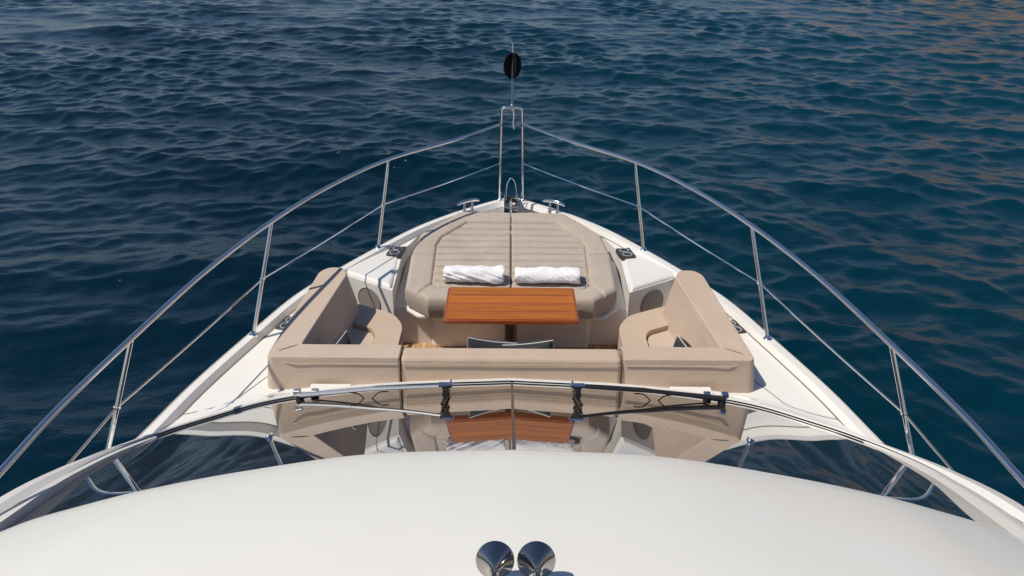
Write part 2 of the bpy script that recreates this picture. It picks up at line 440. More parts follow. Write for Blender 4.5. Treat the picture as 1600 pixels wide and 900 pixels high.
# deck plate with a hole for the sunken cockpit
WELL = [(0, 4.78), (1.40, 4.78), (1.42, 5.75), (1.50, 6.0), (1.535, 6.51), (1.02, 6.17), (1.03, 6.9), (1.015, 7.1), (0.93, 7.40), (0.78, 7.72), (0.50, 8.0), (0.17, 8.27), (0, 8.30)]
def deckz(x, y):
    x = abs(x)
    # rises in a soft cove to the foot of the windscreen
    best = 1e9; zq = 0.0
    for q in Bc:
        d = (q.x-x)**2+(q.y-y)**2
        if d < best: best = d; zq = q.z
    d = sqrt(best); t = max(0, 1-d/0.34); t = t*t*(3-2*t)
    return DZ+(zq-0.012-DZ)*t
def build_deck():
    inner = [Vector((s.x, s.y)) for s in HI2 if s.y > 2.62]
    inner = [p for i, p in enumerate(inner) if i == 0 or (p-inner[i-1]).length > 1e-3]
    wind = [Vector((q.x, q.y)) for q in Bc]       # centre -> wing
    right = [p for p in inner]                     # bow -> aft
    # half outline: bow centre -> side -> aft -> wing -> windscreen centre
    half = right+[w for w in reversed(wind)]
    outl = half+[Vector((-p.x, p.y)) for p in reversed(half[1:-1])]
    well = [Vector(p) for p in WELL]; wellf = well+[Vector((-p.x, p.y)) for p in reversed(well[1:-1])]
    pts = list(outl); edges = [(i, (i+1) % len(outl)) for i in range(len(outl))]
    o_ = len(pts); pts += wellf; edges += [(o_+i, o_+(i+1) % len(wellf)) for i in range(len(wellf))]
    for i in range(-27, 28):
        for j in range(90):
            x = i*0.09+0.004; y = 2.7+j*0.065
            if in_poly(x, y, outl) and not in_poly(x, y, wellf): pts.append(Vector((x, y)))
    vo, eo, fo, _, _, _ = delaunay_2d_cdt(pts, edges, [], 0, 1e-5)
    bm = bmesh.new(); vv = [bm.verts.new((p.x, p.y, deckz(p.x, p.y))) for p in vo]
    for f in fo:
        cx = sum(vo[i].x for i in f)/3; cy = sum(vo[i].y for i in f)/3
        if in_poly(cx, cy, outl) and not in_poly(cx, cy, wellf): bm.faces.new([vv[i] for i in f])
    part('deck', bm, M_deck)
    # walls of the well
    bm = bmesh.new(); L = len(wellf)
    def zb(p): return -0.30 if p.y > 7.55 else -0.66
    for i in range(L):
        a, b = wellf[i], wellf[(i+1) % L]
        z0, z1 = deckz(a.x, a.y), deckz(b.x, b.y)
        f = [bm.verts.new((a.x, a.y, z0)), bm.verts.new((b.x, b.y, z1)), bm.verts.new((b.x, b.y, -0.66)), bm.verts.new((a.x, a.y, -0.66))]
        bm.faces.new(f)
    bmesh.ops.remove_doubles(bm, verts=bm.verts[:], dist=1e-4)
    part('cockpit_wall', bm, M_well, smooth=False)
    bm = bmesh.new(); prism(bm, [(-1.56, 4.7), (1.56, 4.7), (1.56, 6.6), (-1.56, 6.6)], -0.67, -0.60)
    part('cockpit_floor', bm, M_floor, smooth=False)
    # anchor recess floor at the bow
    bm = bmesh.new(); prism(bm, [(-0.8, 7.55), (0.8, 7.55), (0.45, 8.05), (0, 8.31), (-0.45, 8.05)], -0.34, -0.16)
    part('bow_recess_floor', bm, M_white, smooth=False)
build_deck()

# moulded lockers either side of the sunpad
def build_locker(s):
    poly = [(1.018, 6.17), (1.525, 6.51), (1.44, 6.70), (1.20, 7.10), (1.035, 7.20)]
    bot = [(1.032, 6.185), (1.535, 6.525), (1.45, 6.71), (1.21, 7.11), (1.04, 7.21)]
    bm = bmesh.new(); prism(bm, mir(bot, s), -0.66, lambda x, y: -0.002-0.035*max(0, min(1, (y-6.6)/.5)), mir(poly, s))
    lk = part('locker', bm, M_white, smooth=False, bevel=0.048, seg=1)
    # grille on the aft face
    a = Vector((1.018*s, 6.17, 0)); b = Vector((1.525*s, 6.51, 0)); d = (b-a).normalized(); nrm = Vector((d.y, -d.x, 0))
    if nrm.y > 0: nrm = -nrm
    c = a+(b-a)*0.46+Vector((0, 0, -0.225))
    bm = bmesh.new(); lathe(bm, [(-0.01, 0.0), (-0.01, 0.134), (0.006, 0.134), (0.010, 0.129), (0.006, 0.124), (0.005, 0.0)], c+nrm*0.002, nrm, 48)
    part('speaker_grille', bm, M_grille, lk)
    return lk
lockers = [build_locker(s) for s in (-1, 1)]

def build_cups(cx, cy, z, ang, s, tilt=0):
    """dark tray with two round cup holes"""
    bm = bmesh.new(); poly = round_poly([(-0.105, -0.07), (0.105, -0.07), (0.105, 0.07), (-0.105, 0.07)], 0.02, 4)
    prism(bm, [(p[0], p[1]) for p in poly], -0.03, 0.012)
    R_ = Matrix.Translation((cx, cy, z)) @ Matrix.Rotation(ang, 4, 'Z')
    bmesh.ops.transform(bm, matrix=R_, verts=bm.verts[:])
    ch = part('cup_holder', bm, M_plastic, bevel=0.006, seg=2)
    for k in (-1, 1):
        bm = bmesh.new(); lathe(bm, [(-0.01, 0.046), (0.0045, 0.046), (0.0045, 0.041), (-0.004, 0.039), (-0.004, 0.0)], (0.05*k, 0, 0.0105), (0, 0, 1), 28)
        bmesh.ops.transform(bm, matrix=R_, verts=bm.verts[:])
        part('cup_ring', bm, M_cup, ch)
for s in (-1, 1):
    build_cups(1.085*s, 6.95, -0.014, (pi/2+0.18)*s, s)
    build_cups(1.755*s, 5.56, -0.043, (pi/2+0.22)*s, s)

# sunpad plinth
def build_plinth():
    bm = bmesh.new(); poly = round_poly([(-1.03, 6.24), (1.03, 6.24), (1.01, 7.3), (0.72, 7.75), (-0.72, 7.75), (-1.01, 7.3)], 0.01, 1)
    prism(bm, poly, -0.66, lambda x, y: -0.245+0.10*(y-6.2)/1.5)
    o = part('sunpad_base', bm, M_well, bevel=0.02, seg=2)
    bm = bmesh.new(); poly = round_poly([(-0.70, 6.17), (0.70, 6.17), (0.70, 6.30), (-0.70, 6.30)], [0.05, 0.05, 0, 0], 5)
    prism(bm, poly, -0.60, -0.27); part('step_box', bm, M_well, o, bevel=0.012, seg=2)
    # white shelf lip just under the pad
    bm = bmesh.new(); poly = round_poly([(-0.80, 6.09), (0.80, 6.09), (0.965, 6.27), (0.97, 7.0), (-0.97, 7.0), (-0.965, 6.27)], 0.03, 3)
    prism(bm, poly, lambda x, y: -0.275+0.1*(y-6.1)/1.6, lambda x, y: -0.247+0.1*(y-6.1)/1.6); part('shelf_lip', bm, M_well, o, bevel=0.008, seg=2)
build_plinth()

# windscreen
def build_screen():
    NT = 26; rows = []
    bm = bmesh.new()
    def pt(i, t):
        b = Bc[i]; e = Tc[i]+Vector((0, -0.03, -0.012))
        p = b.lerp(e, t); bul = -0.007*sin(pi*t)
        return Vector((p.x, p.y, p.z+bul-0.004))
    idx = list(range(len(Bc)))
    full = [(-1, i) for i in reversed(idx[1:])]+[(1, i) for i in idx]
    for sg, i in full:
        row = []
        for k in range(NT+1):
            p = pt(i, k/NT); row.append(bm.verts.new((p.x*sg, p.y, p.z)))
        rows.append(row)
    for a, b in zip(rows[:-1], rows[1:]):
        for k in range(NT): bm.faces.new((a[k], a[k+1], b[k+1], b[k]))
    w = part('windscreen', bm, M_glass)
    # centre joint
    bm = bmesh.new(); q = [pt(0, k/NT)+Vector((0.005, 0, 0.003)) for k in range(NT+1)]
    tube(bm, q, 0.008, 8, flat=0.5); part('mullion', bm, M_frit, w)
    # black bead round the foot of the glass
    base = [Vector((-b.x, b.y+0.002, b.z+0.004)) for b in reversed(Bc[1:])]+[Vector((b.x, b.y+0.002, b.z+0.004)) for b in Bc]
    bm = bmesh.new(); tube(bm, base, 0.0048, 8); part('seal', bm, M_frit, w)
build_screen()
# white lip and side wings outside the glass
def build_wing(s):
    bm = bmesh.new(); rows = []
    pts = cr(B+[(2.20, 1.6, .86), (2.20, -0.5, 1.0), (2.2, -4, 1.05)], 8)
    n_ = len(pts)
    for i, p in enumerate(pts):
        t = (pts[min(i+1, n_-1)]-pts[max(i-1, 0)]); t.z = 0; t.normalize(); o = Vector((t.y*-1, t.x, 0))
        if o.y < 0 and abs(t.x) > 0.5: o = -o
        if o.x < 0 and abs(t.x) <= 0.5: o = -o
        g = max(0, min(1, (3.9-p.y)/1.1)); g = g*g*(3-2*g)   # grows towards the side wing
        w = 0.030+0.075*g
        top = p+Vector((0, 0, 0.006+0.015*g))
        a = p-o*0.004+Vector((0, 0, -0.004)); b_ = p+o*(0.010+0.030*g)+Vector((0, 0, 0.014+0.012*g)); c = p+o*w+Vector((0, 0, 0.010+0.004*g)); d = p+o*(w+0.02+0.02*g)+Vector((0, 0, -0.05-0.9*g))
        rows.append([bm.verts.new((q.x*s, q.y, q.z)) for q in (a, b_, c, d)])
    for a, b in zip(rows[:-1], rows[1:]):
        for k in range(3): bm.faces.new((a[k], a[k+1], b[k+1], b[k]))
    part('windscreen_coaming', bm, M_white)
    # inner white return strip between glass and roof, aft of the glass
    bm = bmesh.new(); rows = []
    for i, p in enumerate(pts):
        if p.y > 3.85: continue
        g = max(0, min(1, (3.85-p.y)/1.2)); w = 0.012+0.075*g
        rows.append([bm.verts.new((s*(p.x-0.010), p.y, p.z+0.004)), bm.verts.new((s*(p.x-0.012-w*0.35), p.y-0.0, p.z+0.028*g+0.008)), bm.verts.new((s*(p.x-0.012-w), p.y, p.z+0.045*g)), bm.verts.new((s*(p.x-0.02-w), p.y, p.z-0.03))])
    for a, b in zip(rows[:-1], rows[1:]):
        for k in range(3): bm.faces.new((a[k], a[k+1], b[k+1], b[k]))
    part('side_trim', bm, M_white)
for s in (-1, 1): build_wing(s)

# coachroof
def roofz(x, t):
    """t: metres aft of the front edge"""
    return 0.30*(1-math.exp(-t/0.75))+0.02*t
def build_roof():
    bm = bmesh.new(); rows = []
    idx = range(len(Tc)); full = [(-1, i) for i in reversed(range(1, len(Tc)))]+[(1, i) for i in idx]
    ts = [0, 0.008, 0.02, 0.05, 0.1, 0.2, 0.35, 0.5, 0.7, 0.9, 1.2, 1.6, 2.2, 3, 4, 6]
    for sg, i in full:
        p = Tc[i]; row = []
        g = (abs(p.x)/2.12)
        row.append(bm.verts.new((p.x*sg, p.y-0.02, p.z-0.045)))
        row.append(bm.verts.new((p.x*sg, p.y-0.002, p.z-0.03)))
        for t in ts:
            e = 0.014*(1-min(1, t/0.03))
            zz = p.z+roofz(p.x, t)*(1-0.30*g*g)-e
            xx = p.x*(1+0.01*min(1, t/2))
            row.append(bm.verts.new((xx*sg, p.y-t, zz)))
        rows.append(row)
    for a, b in zip(rows[:-1], rows[1:]):
        for k in range(len(a)-1): bm.faces.new((a[k], a[k+1], b[k+1], b[k]))
    # side skirts that close the roof down to the wings
    for row, sg in ((rows[0], -1), (rows[-1], 1)):
        prev = None
        for v_ in row[1:]:
            q = bm.verts.new((v_.co.x+0.05*sg, v_.co.y, v_.co.z-0.12))
            if prev: bm.faces.new((prev[0], prev[1], q, v_))
            prev = (v_, q)
    part('coachroof', bm, M_roof)
build_roof()

# guard rails
RAIL = [(0.109, 8.215, .885), (0.55, 7.72, .855), (1.137, 7.15, .82), (1.52, 6.38, .82), (1.787, 5.562, .82), (1.99, 4.72, .80), (2.115, 3.873, .78), (2.19, 3.2, .765), (2.215, 2.6, .75), (2.25, 1.2, .76), (2.27, -0.5, .76), (2.28, -3.5, .76)]
WIRE = [(0.14, 8.075, .50), (1.225, 7.134, .42), (1.897, 5.455, .42), (2.275, 3.853, .37), (2.36, 2.3, .37), (2.38, -3.5, .37)]
BASE = [(1.262, 7.0, 0), (1.955, 5.307, 0), (2.345, 3.66, 0), (2.455, 1.9, 0), (2.48, -0.2, 0)]
HEAD = [2, 4, 6, None, None]
def build_rail(s):
    S = lambda p: (p[0]*s, p[1], p[2])
    rc = cr([S(p) for p in RAIL], 10)
    r = ptube('guard_rail', rc, 0.0165, M_steel, seg=14)
    heads = [Vector(S(RAIL[2])), Vector(S(RAIL[4])), Vector(S(RAIL[6])), Vector((2.235*s, 1.95, .757)), Vector((2.268*s, -0.2, .76))]
    for b, h in zip(BASE, heads):
        b = Vector(S(b)); d = (h-b).normalized()
        bm = bmesh.new(); tube(bm, [b+d*0.0, h-d*0.01], [0.0155, 0.0135], 12)
        lathe(bm, [(-0.01, 0.0), (-0.01, 0.034), (0.004, 0.034), (0.010, 0.026), (0.03, 0.019), (0.034, 0.0155)], b, (0, 0, 1), 20)
        part('stanchion', bm, M_steel, r)
    # lower line, clipped at each stanchion
    knots = [Vector((0.119*s, 8.28, .445))]+[Vector(S(b_)).lerp(h, 0.5) for b_, h in zip(BASE, heads)]+[Vector((2.33*s, -3.5, .38))]
    w = []
    for a, b in zip(knots[:-1], knots[1:]):
        for k in range(6):
            t = k/6; q = a.lerp(b, t); q.z -= 0.008*sin(pi*t); w.append(q)
    w.append(knots[-1])
    ptube('lower_line', w, 0.0068, M_steel, r, seg=8)
    for q in knots[1:5]:
        bm = bmesh.new(); box(bm, q, (0.036, 0.022, 0.022)); part('line_clip', bm, M_steel, r, bevel=0.003, seg=1)
for s in (-1, 1): build_rail(s)

# pulpit: one bent hoop at the stem
def build_pulpit():
    pts = cr([(-0.128, 8.36, 0.0), (-0.122, 8.30, 0.35), (-0.113, 8.24, 0.72), (-0.105, 8.20, 1.01), (-0.096, 8.19, 1.052), (-0.06, 8.185, 1.065), (0.06, 8.185, 1.065), (0.096, 8.19, 1.052), (0.105, 8.20, 1.01), (0.113, 8.24, 0.72), (0.122, 8.30, 0.35), (0.128, 8.36, 0.0)], 7)
    # rails of both sides meet it; short links
    r = ptube('pulpit', pts, 0.0155, M_steel, seg=14)
    for s in (-1, 1):
        bm = bmesh.new(); lathe(bm, [(-0.01, 0), (-0.01, 0.032), (0.004, 0.032), (0.012, 0.022), (0.02, 0.0155)], (0.128*s, 8.36, 0), (0, 0, 1), 20)
        part('foot', bm, M_steel, r)
build_pulpit()

# staff, anchor ball
st = ptube('bow_staff', [(0, 8.185, 1.06), (0, 8.187, 1.35), (0, 8.19, 1.62), (0, 8.19, 1.70)], [0.013, 0.011, 0.008, 0.005], M_steel)
bm = bmesh.new(); lathe(bm, [(-0.03, 0.0), (-0.03, 0.02), (0.03, 0.02), (0.04, 0.012)], (0, 8.185, 1.065), (0, 0, 1), 20); part('staff_socket', bm, M_steel, st)
ptube('lashing', cr([(0.014, 8.175, 1.05), (0.02, 8.16, 0.98), (0.014, 8.165, 0.91), (0.022, 8.16, 0.85)], 5), 0.006, M_pipe, st, seg=6)
def build_ball():
    root = empty('anchor_ball', (0, 8.185, 1.36))
    tag(root, 'black anchor ball of two crossed discs on the bow staff', 'anchor ball')
    for ang, nm, rx in ((0.45, 'disc', 0.098), (0.45+pi/2, 'disc', 0.098)):
        bm = bmesh.new(); seg = 48; fr = []; bk = []
        for k in range(seg):
            t = 2*pi*k/seg; x, z = rx*cos(t), 0.13*sin(t)+0.125
            fr.append(bm.verts.new((x*cos(ang)+0.003*sin(ang), x*sin(ang)-0.003*cos(ang), z)))
            bk.append(bm.verts.new((x*cos(ang)-0.003*sin(ang), x*sin(ang)+0.003*cos(ang), z)))
        bm.faces.new(fr); bm.faces.new(bk[::-1])
        for k in range(seg): bm.faces.new((fr[k], bk[k], bk[(k+1) % seg], fr[(k+1) % seg]))
        o = link_mesh('disc', bm, M_ball, root, smooth=False)
    return root
build_ball()

# cleats
def build_cleat(s):
    c = Vector((0.455*s, 8.02, 0)); d = Vector((0.77*s, -0.50, 0)).normalized()
    bm = bmesh.new()
    pts = [c-d*0.135+Vector((0, 0, .090)), c-d*0.10+Vector((0, 0, .104)), c-d*0.05+Vector((0, 0, .112)), c+Vector((0, 0, .114)), c+d*0.05+Vector((0, 0, .112)), c+d*0.10+Vector((0, 0, .104)), c+d*0.135+Vector((0, 0, .090))]
    tube(bm, pts, [0.010, 0.017, 0.019, 0.019, 0.019, 0.017, 0.010], 12)
    k = part('cleat', bm, M_steel)
    for t in (-0.048, 0.048):
        q = c+d*t; bm = bmesh.new(); tube(bm, [q+Vector((0, 0, -0.01)), q+Vector((0, 0, .012)), q+Vector((0, 0, .03)), q+Vector((0, 0, .11))], [0.026, 0.020, 0.013, 0.013], 12)
        part('cleat_post', bm, M_steel, k)
for s in (-1, 1): build_cleat(s)

# anchor roller with chain and hoop
def build_roller():
    bm = bmesh.new()
    box(bm, (0, 8.10, -0.10), (0.17, 0.42, 0.03))
    root = part('anchor_roller', bm, M_steel, bevel=0.004, seg=2)
    for s in (-1, 1):
        bm = bmesh.new()
        poly = [(7.82, -0.16), (8.36, -0.16), (8.42, -0.02), (8.34, 0.075), (8.15, 0.085), (7.95, 0.06), (7.82, 0.0)]
        a = [bm.verts.new((0.072*s-0.004, y, z)) for y, z in poly]; b = [bm.verts.new((0.072*s+0.004, y, z)) for y, z in poly]
        bm.faces.new(a); bm.faces.new(b[::-1])
        for i in range(len(a)): bm.faces.new((a[i], a[(i+1) % len(a)], b[(i+1) % len(a)], b[i]))
        part('cheek', bm, M_steel, root, smooth=False)
    for y, z in ((8.30, 0.03), (8.0, 0.0)):
        bm = bmesh.new(); lathe(bm, [(-0.066, 0), (-0.066, 0.045), (-0.02, 0.028), (0.02, 0.028), (0.066, 0.045), (0.066, 0)], (0, y, z), (1, 0, 0), 24)
        part('roller', bm, M_black, root)
    # chain links
    for k in range(14):
        y = 7.80+k*0.036; z = 0.045-0.02*abs(k-7)/7
        bm = bmesh.new(); R_ = 0.021; pts = []
        for j in range(13):
            t = 2*pi*j/12; q = Vector((R_*0.62*sin(t), R_*1.15*cos(t), 0))
            if k % 2: q = Vector((0, q.y, q.x))
            pts.append(q+Vector((0, y, z)))
        tube(bm, pts, 0.006, 6, cap=False); part('chain_link', bm, M_brush, root)
    ptube('hoop', cr([(-0.055, 8.20, 0.06), (-0.052, 8.21, 0.17), (-0.038, 8.22, 0.25), (-0.013, 8.225, 0.29), (0.013, 8.225, 0.29), (0.038, 8.22, 0.25), (0.052, 8.21, 0.17), (0.055, 8.20, 0.06)], 6), 0.0065, M_steel, root, seg=10)
    for s in (-1, 1):
        bm = bmesh.new(); lathe(bm, [(-0.03, 0), (-0.03, 0.022), (0.012, 0.022), (0.02, 0.014), (0.022, 0)], (0.115*s, 7.86, -0.09), (0, 0, 1), 16)
        part('bolt_cap', bm, M_steel, root)
build_roller()

# pantograph wipers
def build_wiper(s):
    mt = M_brush if s < 0 else M_bronze
    E_ = Vector((0.385*s, 3.95, 0.435)); Pv = Vector((1.335*s, 4.245, 0.165)); Pv2 = Vector((1.245*s, 4.262, 0.155))
    bm = bmesh.new(); d = (E_-Pv).normalized()
    mid = Pv.lerp(E_, 0.5)+Vector((0, 0, 0.012))
    tube(bm, [Pv-d*0.02, Pv+d*0.05, mid, E_], [0.022, 0.021, 0.017, 0.011], 8, flat=0.7)
    w = part('wiper', bm, mt)
    ptube('parallel_arm', [Pv2, Pv2.lerp(E_, 0.5)+Vector((0, 0.03, 0.01)), E_+Vector((0.02*s, 0.035, -0.01))], 0.0055, M_black, w, seg=8)
    for p in (Pv, Pv2):
        bm = bmesh.new(); lathe(bm, [(-0.12, 0.020), (-0.03, 0.020), (-0.03, 0.026), (0.0, 0.026), (0.004, 0.02), (0.004, 0)], p+Vector((0.0, 0, -0.005)), (0, 0.35, 0.94), 20)
        part('pivot', bm, M_black, w)
        bm = bmesh.new(); box(bm, p+Vector((0.018*s if p is Pv else 0, 0.012, 0.018)), (0.045, 0.04, 0.03)); part('pivot_cap', bm, M_steel if s > 0 else M_brush, w, bevel=0.006, seg=2)
    # blade lies up the glass under the arm's head
    sl = Vector((0, -cos(radians(24.4)), sin(radians(24.4)))); nr = Vector((0, sin(radians(24.4)), cos(radians(24.4))))
    foot = E_-nr*0.098
    bm = bmesh.new(); R3 = Matrix((Vector((1, 0, 0)), sl, nr)).transposed()
    box(bm, foot+nr*0.012, (0.008, 0.52, 0.022), R3)
    box(bm, foot+nr*0.032, (0.022, 0.50, 0.012), R3)
    part('blade', bm, M_black, w, bevel=0.003, seg=1)
    bm = bmesh.new(); box(bm, foot+nr*0.062, (0.030, 0.10, 0.05), R3); box(bm, foot+nr*0.09, (0.044, 0.05, 0.025), R3); box(bm, foot+nr*0.05, (0.046, 0.03, 0.016), R3)
    part('blade_bracket', bm, M_black, w, bevel=0.005, seg=2)
    bm = bmesh.new(); box(bm, E_+Vector((0.0, 0.0, 0.008)), (0.085, 0.035, 0.016)); box(bm, E_+Vector((-0.03*s, 0.0, 0.014)), (0.012, 0.05, 0.03))
    part('head', bm, M_steel, w, bevel=0.004, seg=2)
    a = Pv.lerp(E_, 0.42)+Vector((0, -0.01, -0.012)); b = Pv.lerp(E_, 0.56)+Vector((0, -0.01, -0.012)); c = a.lerp(b, 0.5)+Vector((0, -0.01, -0.045))
    ptube('washer_hose', cr([a-Vector((0.05*s*-1, 0, -0.01)), a, c, b, b+Vector((0.06*-s, 0, 0.008))], 6), 0.004, M_black, w, seg=6)
for s in (-1, 1): build_wiper(s)

# horns on the coachroof
def build_horns():
    for s in (-1, 1):
        c = Vector((0.059*s+0.002, 1.712, 1.298)); d = Vector((0.0, cos(radians(26)), -sin(radians(26))))
        prof = [(-0.30, 0.0), (-0.30, 0.010), (-0.12, 0.0105), (-0.085, 0.0125), (-0.06, 0.0185), (-0.035, 0.029), (-0.015, 0.041), (-0.004, 0.049), (0.002, 0.054), (0.005, 0.0555), (0.007, 0.054), (0.002, 0.050), (-0.012, 0.040), (-0.04, 0.022), (-0.08, 0.01), (-0.09, 0.0)]
        bm = bmesh.new(); lathe(bm, prof, c, d, 56); h = part('horn', bm, M_horn)
        bm = bmesh.new(); lathe(bm, [(-0.105, 0.0105), (-0.100, 0.0135), (-0.092, 0.0135), (-0.087, 0.0115)], c, d, 30); part('collar', bm, M_horn, h)
        bm = bmesh.new(); lathe(bm, [(-0.36, 0), (-0.36, 0.026), (-0.35, 0.03), (-0.31, 0.03), (-0.30, 0.026), (-0.295, 0.0)], c, d, 30); part('driver', bm, M_horn, h)
        bm = bmesh.new(); q = c-d*0.25; tube(bm, [q, Vector((q.x, q.y, 1.20))], 0.012, 12); part('bracket', bm, M_horn, h)
build_horns()

# small deck mouldings and joints
def deckline(pts, r=0.004, dz=0.001, n=6):
    out = []
    for p in cr([(x, y, 0) for x, y in pts], n): out.append(Vector((p.x, p.y, deckz(p.x, p.y)+dz)))
    return out
for s in (-1, 1):
    bm = bmesh.new(); a = [(HI2[i].x*s, HI2[i].y, DZ+0.001) for i in range(len(HI2)) if 3.95 < HI2[i].y < 8.1]
    tube(bm, a, 0.007, 6, flat=0.4); part('deck_joint', bm, M_seal)
    ptube('deck_joint', deckline([(1.64*s, 4.95), (1.80*s, 4.60), (1.86*s, 4.48), (2.0*s, 4.38), (2.19*s, 4.30)]), 0.004, M_seal, seg=6, flat=0.5)
    ptube('deck_joint', deckline([(1.72*s, 5.72), (1.80*s, 5.74), (1.90*s, 5.72)]), 0.003, M_seal, seg=6, flat=0.5)
    ptube('gutter_bead', deckline([(1.60*s, 4.36), (1.60*s, 4.48), (1.52*s, 4.545), (1.40*s, 4.56), (1.28*s, 4.57)], dz=0.008), 0.022, M_white, seg=10, flat=0.7)
    bm = bmesh.new(); box(bm, (1.22*s, 4.56, 0.004), (0.28, 0.09, 0.035)); part('drain_cover', bm, M_white, bevel=0.01, seg=2)

# ------------------------------------------------------------------ sofa
def build_sofa():
    root = empty('corner_sofa', (0, 5.0, -0.60)); tag(root, 'U shaped beige vinyl sofa sunk in the foredeck around the table', 'sofa')
    IT = Matrix.Translation(-Vector(root.location))
    def sp(name, bm, m_, parent=None, **kw):
        o = link_mesh(name, bm, m_, None, **kw); o.parent = parent or root
        o.matrix_parent_inverse = IT if parent is None else Matrix.Identity(4)
        return o
    zt = lambda x, y: 0.20+0.06*max(0, min(1, (y-4.9)/0.9))
    for s in (-1, 1):
        outer = [(0.760, 4.655), (1.655, 4.655), (1.655, 4.76), (1.555, 5.90), (1.50, 5.98), (1.38, 5.98), (1.325, 5.85), (1.46, 4.83), (0.760, 4.83)]
        rr = [0.012, 0.15, 0.06, 0.05, 0.05, 0.05, 0.05, 0.02, 0.012]
        top = round_poly(outer, rr, 5)
        bot_ = [(0.760, 4.60), (1.70, 4.60), (1.71, 4.78), (1.60, 6.0), (1.52, 6.05), (1.31, 6.06), (1.235, 5.94), (1.37, 4.91), (0.760, 4.91)]
        bot = round_poly(bot_, rr, 5)
        bm = bmesh.new(); prism(bm, mir(bot, s), -0.24, zt, mir(top, s))
        sp('backrest', bm, M_sofa2 if s < 0 else M_sofa, bevel=0.06, seg=6, angle=50)
    bm = bmesh.new(); prism(bm, [(-0.754, 4.615), (0.754, 4.615), (0.754, 4.86), (-0.754, 4.86)], -0.30, 0.195, [(-0.754, 4.655), (0.754, 4.655), (0.754, 4.82), (-0.754, 4.82)])
    sp('backrest', bm, M_sofa, bevel=0.035, seg=5)
    # seats: border bolster with a sunk panel
    for s in (-1, 1):
        P = [(0.89, 4.86), (1.36, 4.86), (1.33, 5.9), (1.42, 6.02), (1.36, 6.07), (0.975, 5.86), (0.885, 5.67)]
        outer = round_poly(P, [0.01, 0.01, 0.05, 0.05, 0.06, 0.16, 0.08], 5)
        bm = bmesh.new(); prism(bm, mir(outer, s), -0.36, -0.19); sp('seat', bm, M_sofa, bevel=0.045, seg=4, angle=50)
        # raised border strip
        I_ = [(1.08, 4.9), (1.08, 5.62), (1.12, 5.74), (1.42, 5.90)]
        strip = [(0.87, 4.86), (1.07, 4.86), (1.07, 5.54), (1.11, 5.63), (1.42, 5.80), (1.47, 6.07), (1.37, 6.10), (0.965, 5.88), (0.87, 5.68)]
        st_ = round_poly(strip, [0.01, 0.01, 0.05, 0.05, 0.01, 0.05, 0.05, 0.14, 0.08], 5)
        bm = bmesh.new(); prism(bm, mir(st_, s), -0.34, -0.115); sp('seat_bolster', bm, M_sofa, bevel=0.045, seg=4, angle=50)
        pan = round_poly([(1.077, 4.88), (1.42, 4.88), (1.42, 5.79), (1.115, 5.62), (1.077, 5.54)], 0.03, 4)
        bm = bmesh.new(); prism(bm, mir(pan, s), -0.34, -0.152); sp('seat_panel', bm, M_sofa2, bevel=0.022, seg=3, angle=50)
    bm = bmesh.new(); prism(bm, round_poly([(-0.86, 4.84), (0.86, 4.84), (0.86, 5.33), (-0.86, 5.33)], 0.03, 3), -0.36, -0.14)
    sp('seat', bm, M_sofa, bevel=0.045, seg=4)
    # moulded base under the seats
    bm = bmesh.new(); prism(bm, [(-1.40, 4.79), (1.40, 4.79), (1.40, 5.29), (0.92, 5.29), (-0.92, 5.29), (-1.40, 5.29)], -0.60, -0.355)
    sp('base', bm, M_well, bevel=0.01, seg=1)
    for s in (-1, 1):
        bm = bmesh.new(); prism(bm, mir([(0.92, 5.295), (1.40, 5.295), (1.38, 6.02), (0.98, 5.82), (0.92, 5.66)], s), -0.60, -0.355)
        sp('base', bm, M_well, bevel=0.01, seg=1)
    # seams
    for s in (-1, 1):
        pts = [(0.757*s, 4.614, -0.03), (0.757*s, 4.637, 0.10), (0.757*s, 4.655, 0.165), (0.757*s, 4.69, 0.199), (0.757*s, 4.79, 0.199), (0.757*s, 4.83, 0.17)]
        bm = bmesh.new(); tube(bm, cr(pts, 4), 0.004, 6); sp('seam', bm, M_seam)
        # mitre seam at the corner, piping round the aft top edge
        bm = bmesh.new(); tube(bm, cr([(1.62*s, 4.70, 0.178), (1.585*s, 4.735, 0.2005), (1.50*s, 4.80, 0.2015), (1.45*s, 4.845, 0.19)], 4), 0.0028, 6); sp('seam', bm, M_seam)
        bm = bmesh.new(); tube(bm, cr([(0.78*s, 4.642, 0.157), (1.3*s, 4.642, 0.157), (1.50*s, 4.643, 0.157), (1.60*s, 4.69, 0.157), (1.647*s, 4.80, 0.158)], 5), 0.0035, 6); sp('piping', bm, M_sofa)
    bm = bmesh.new(); tube(bm, [(-0.74, 4.641, 0.158), (0.74, 4.641, 0.158)], 0.0035, 6); sp('piping', bm, M_sofa)
    return root
build_sofa()

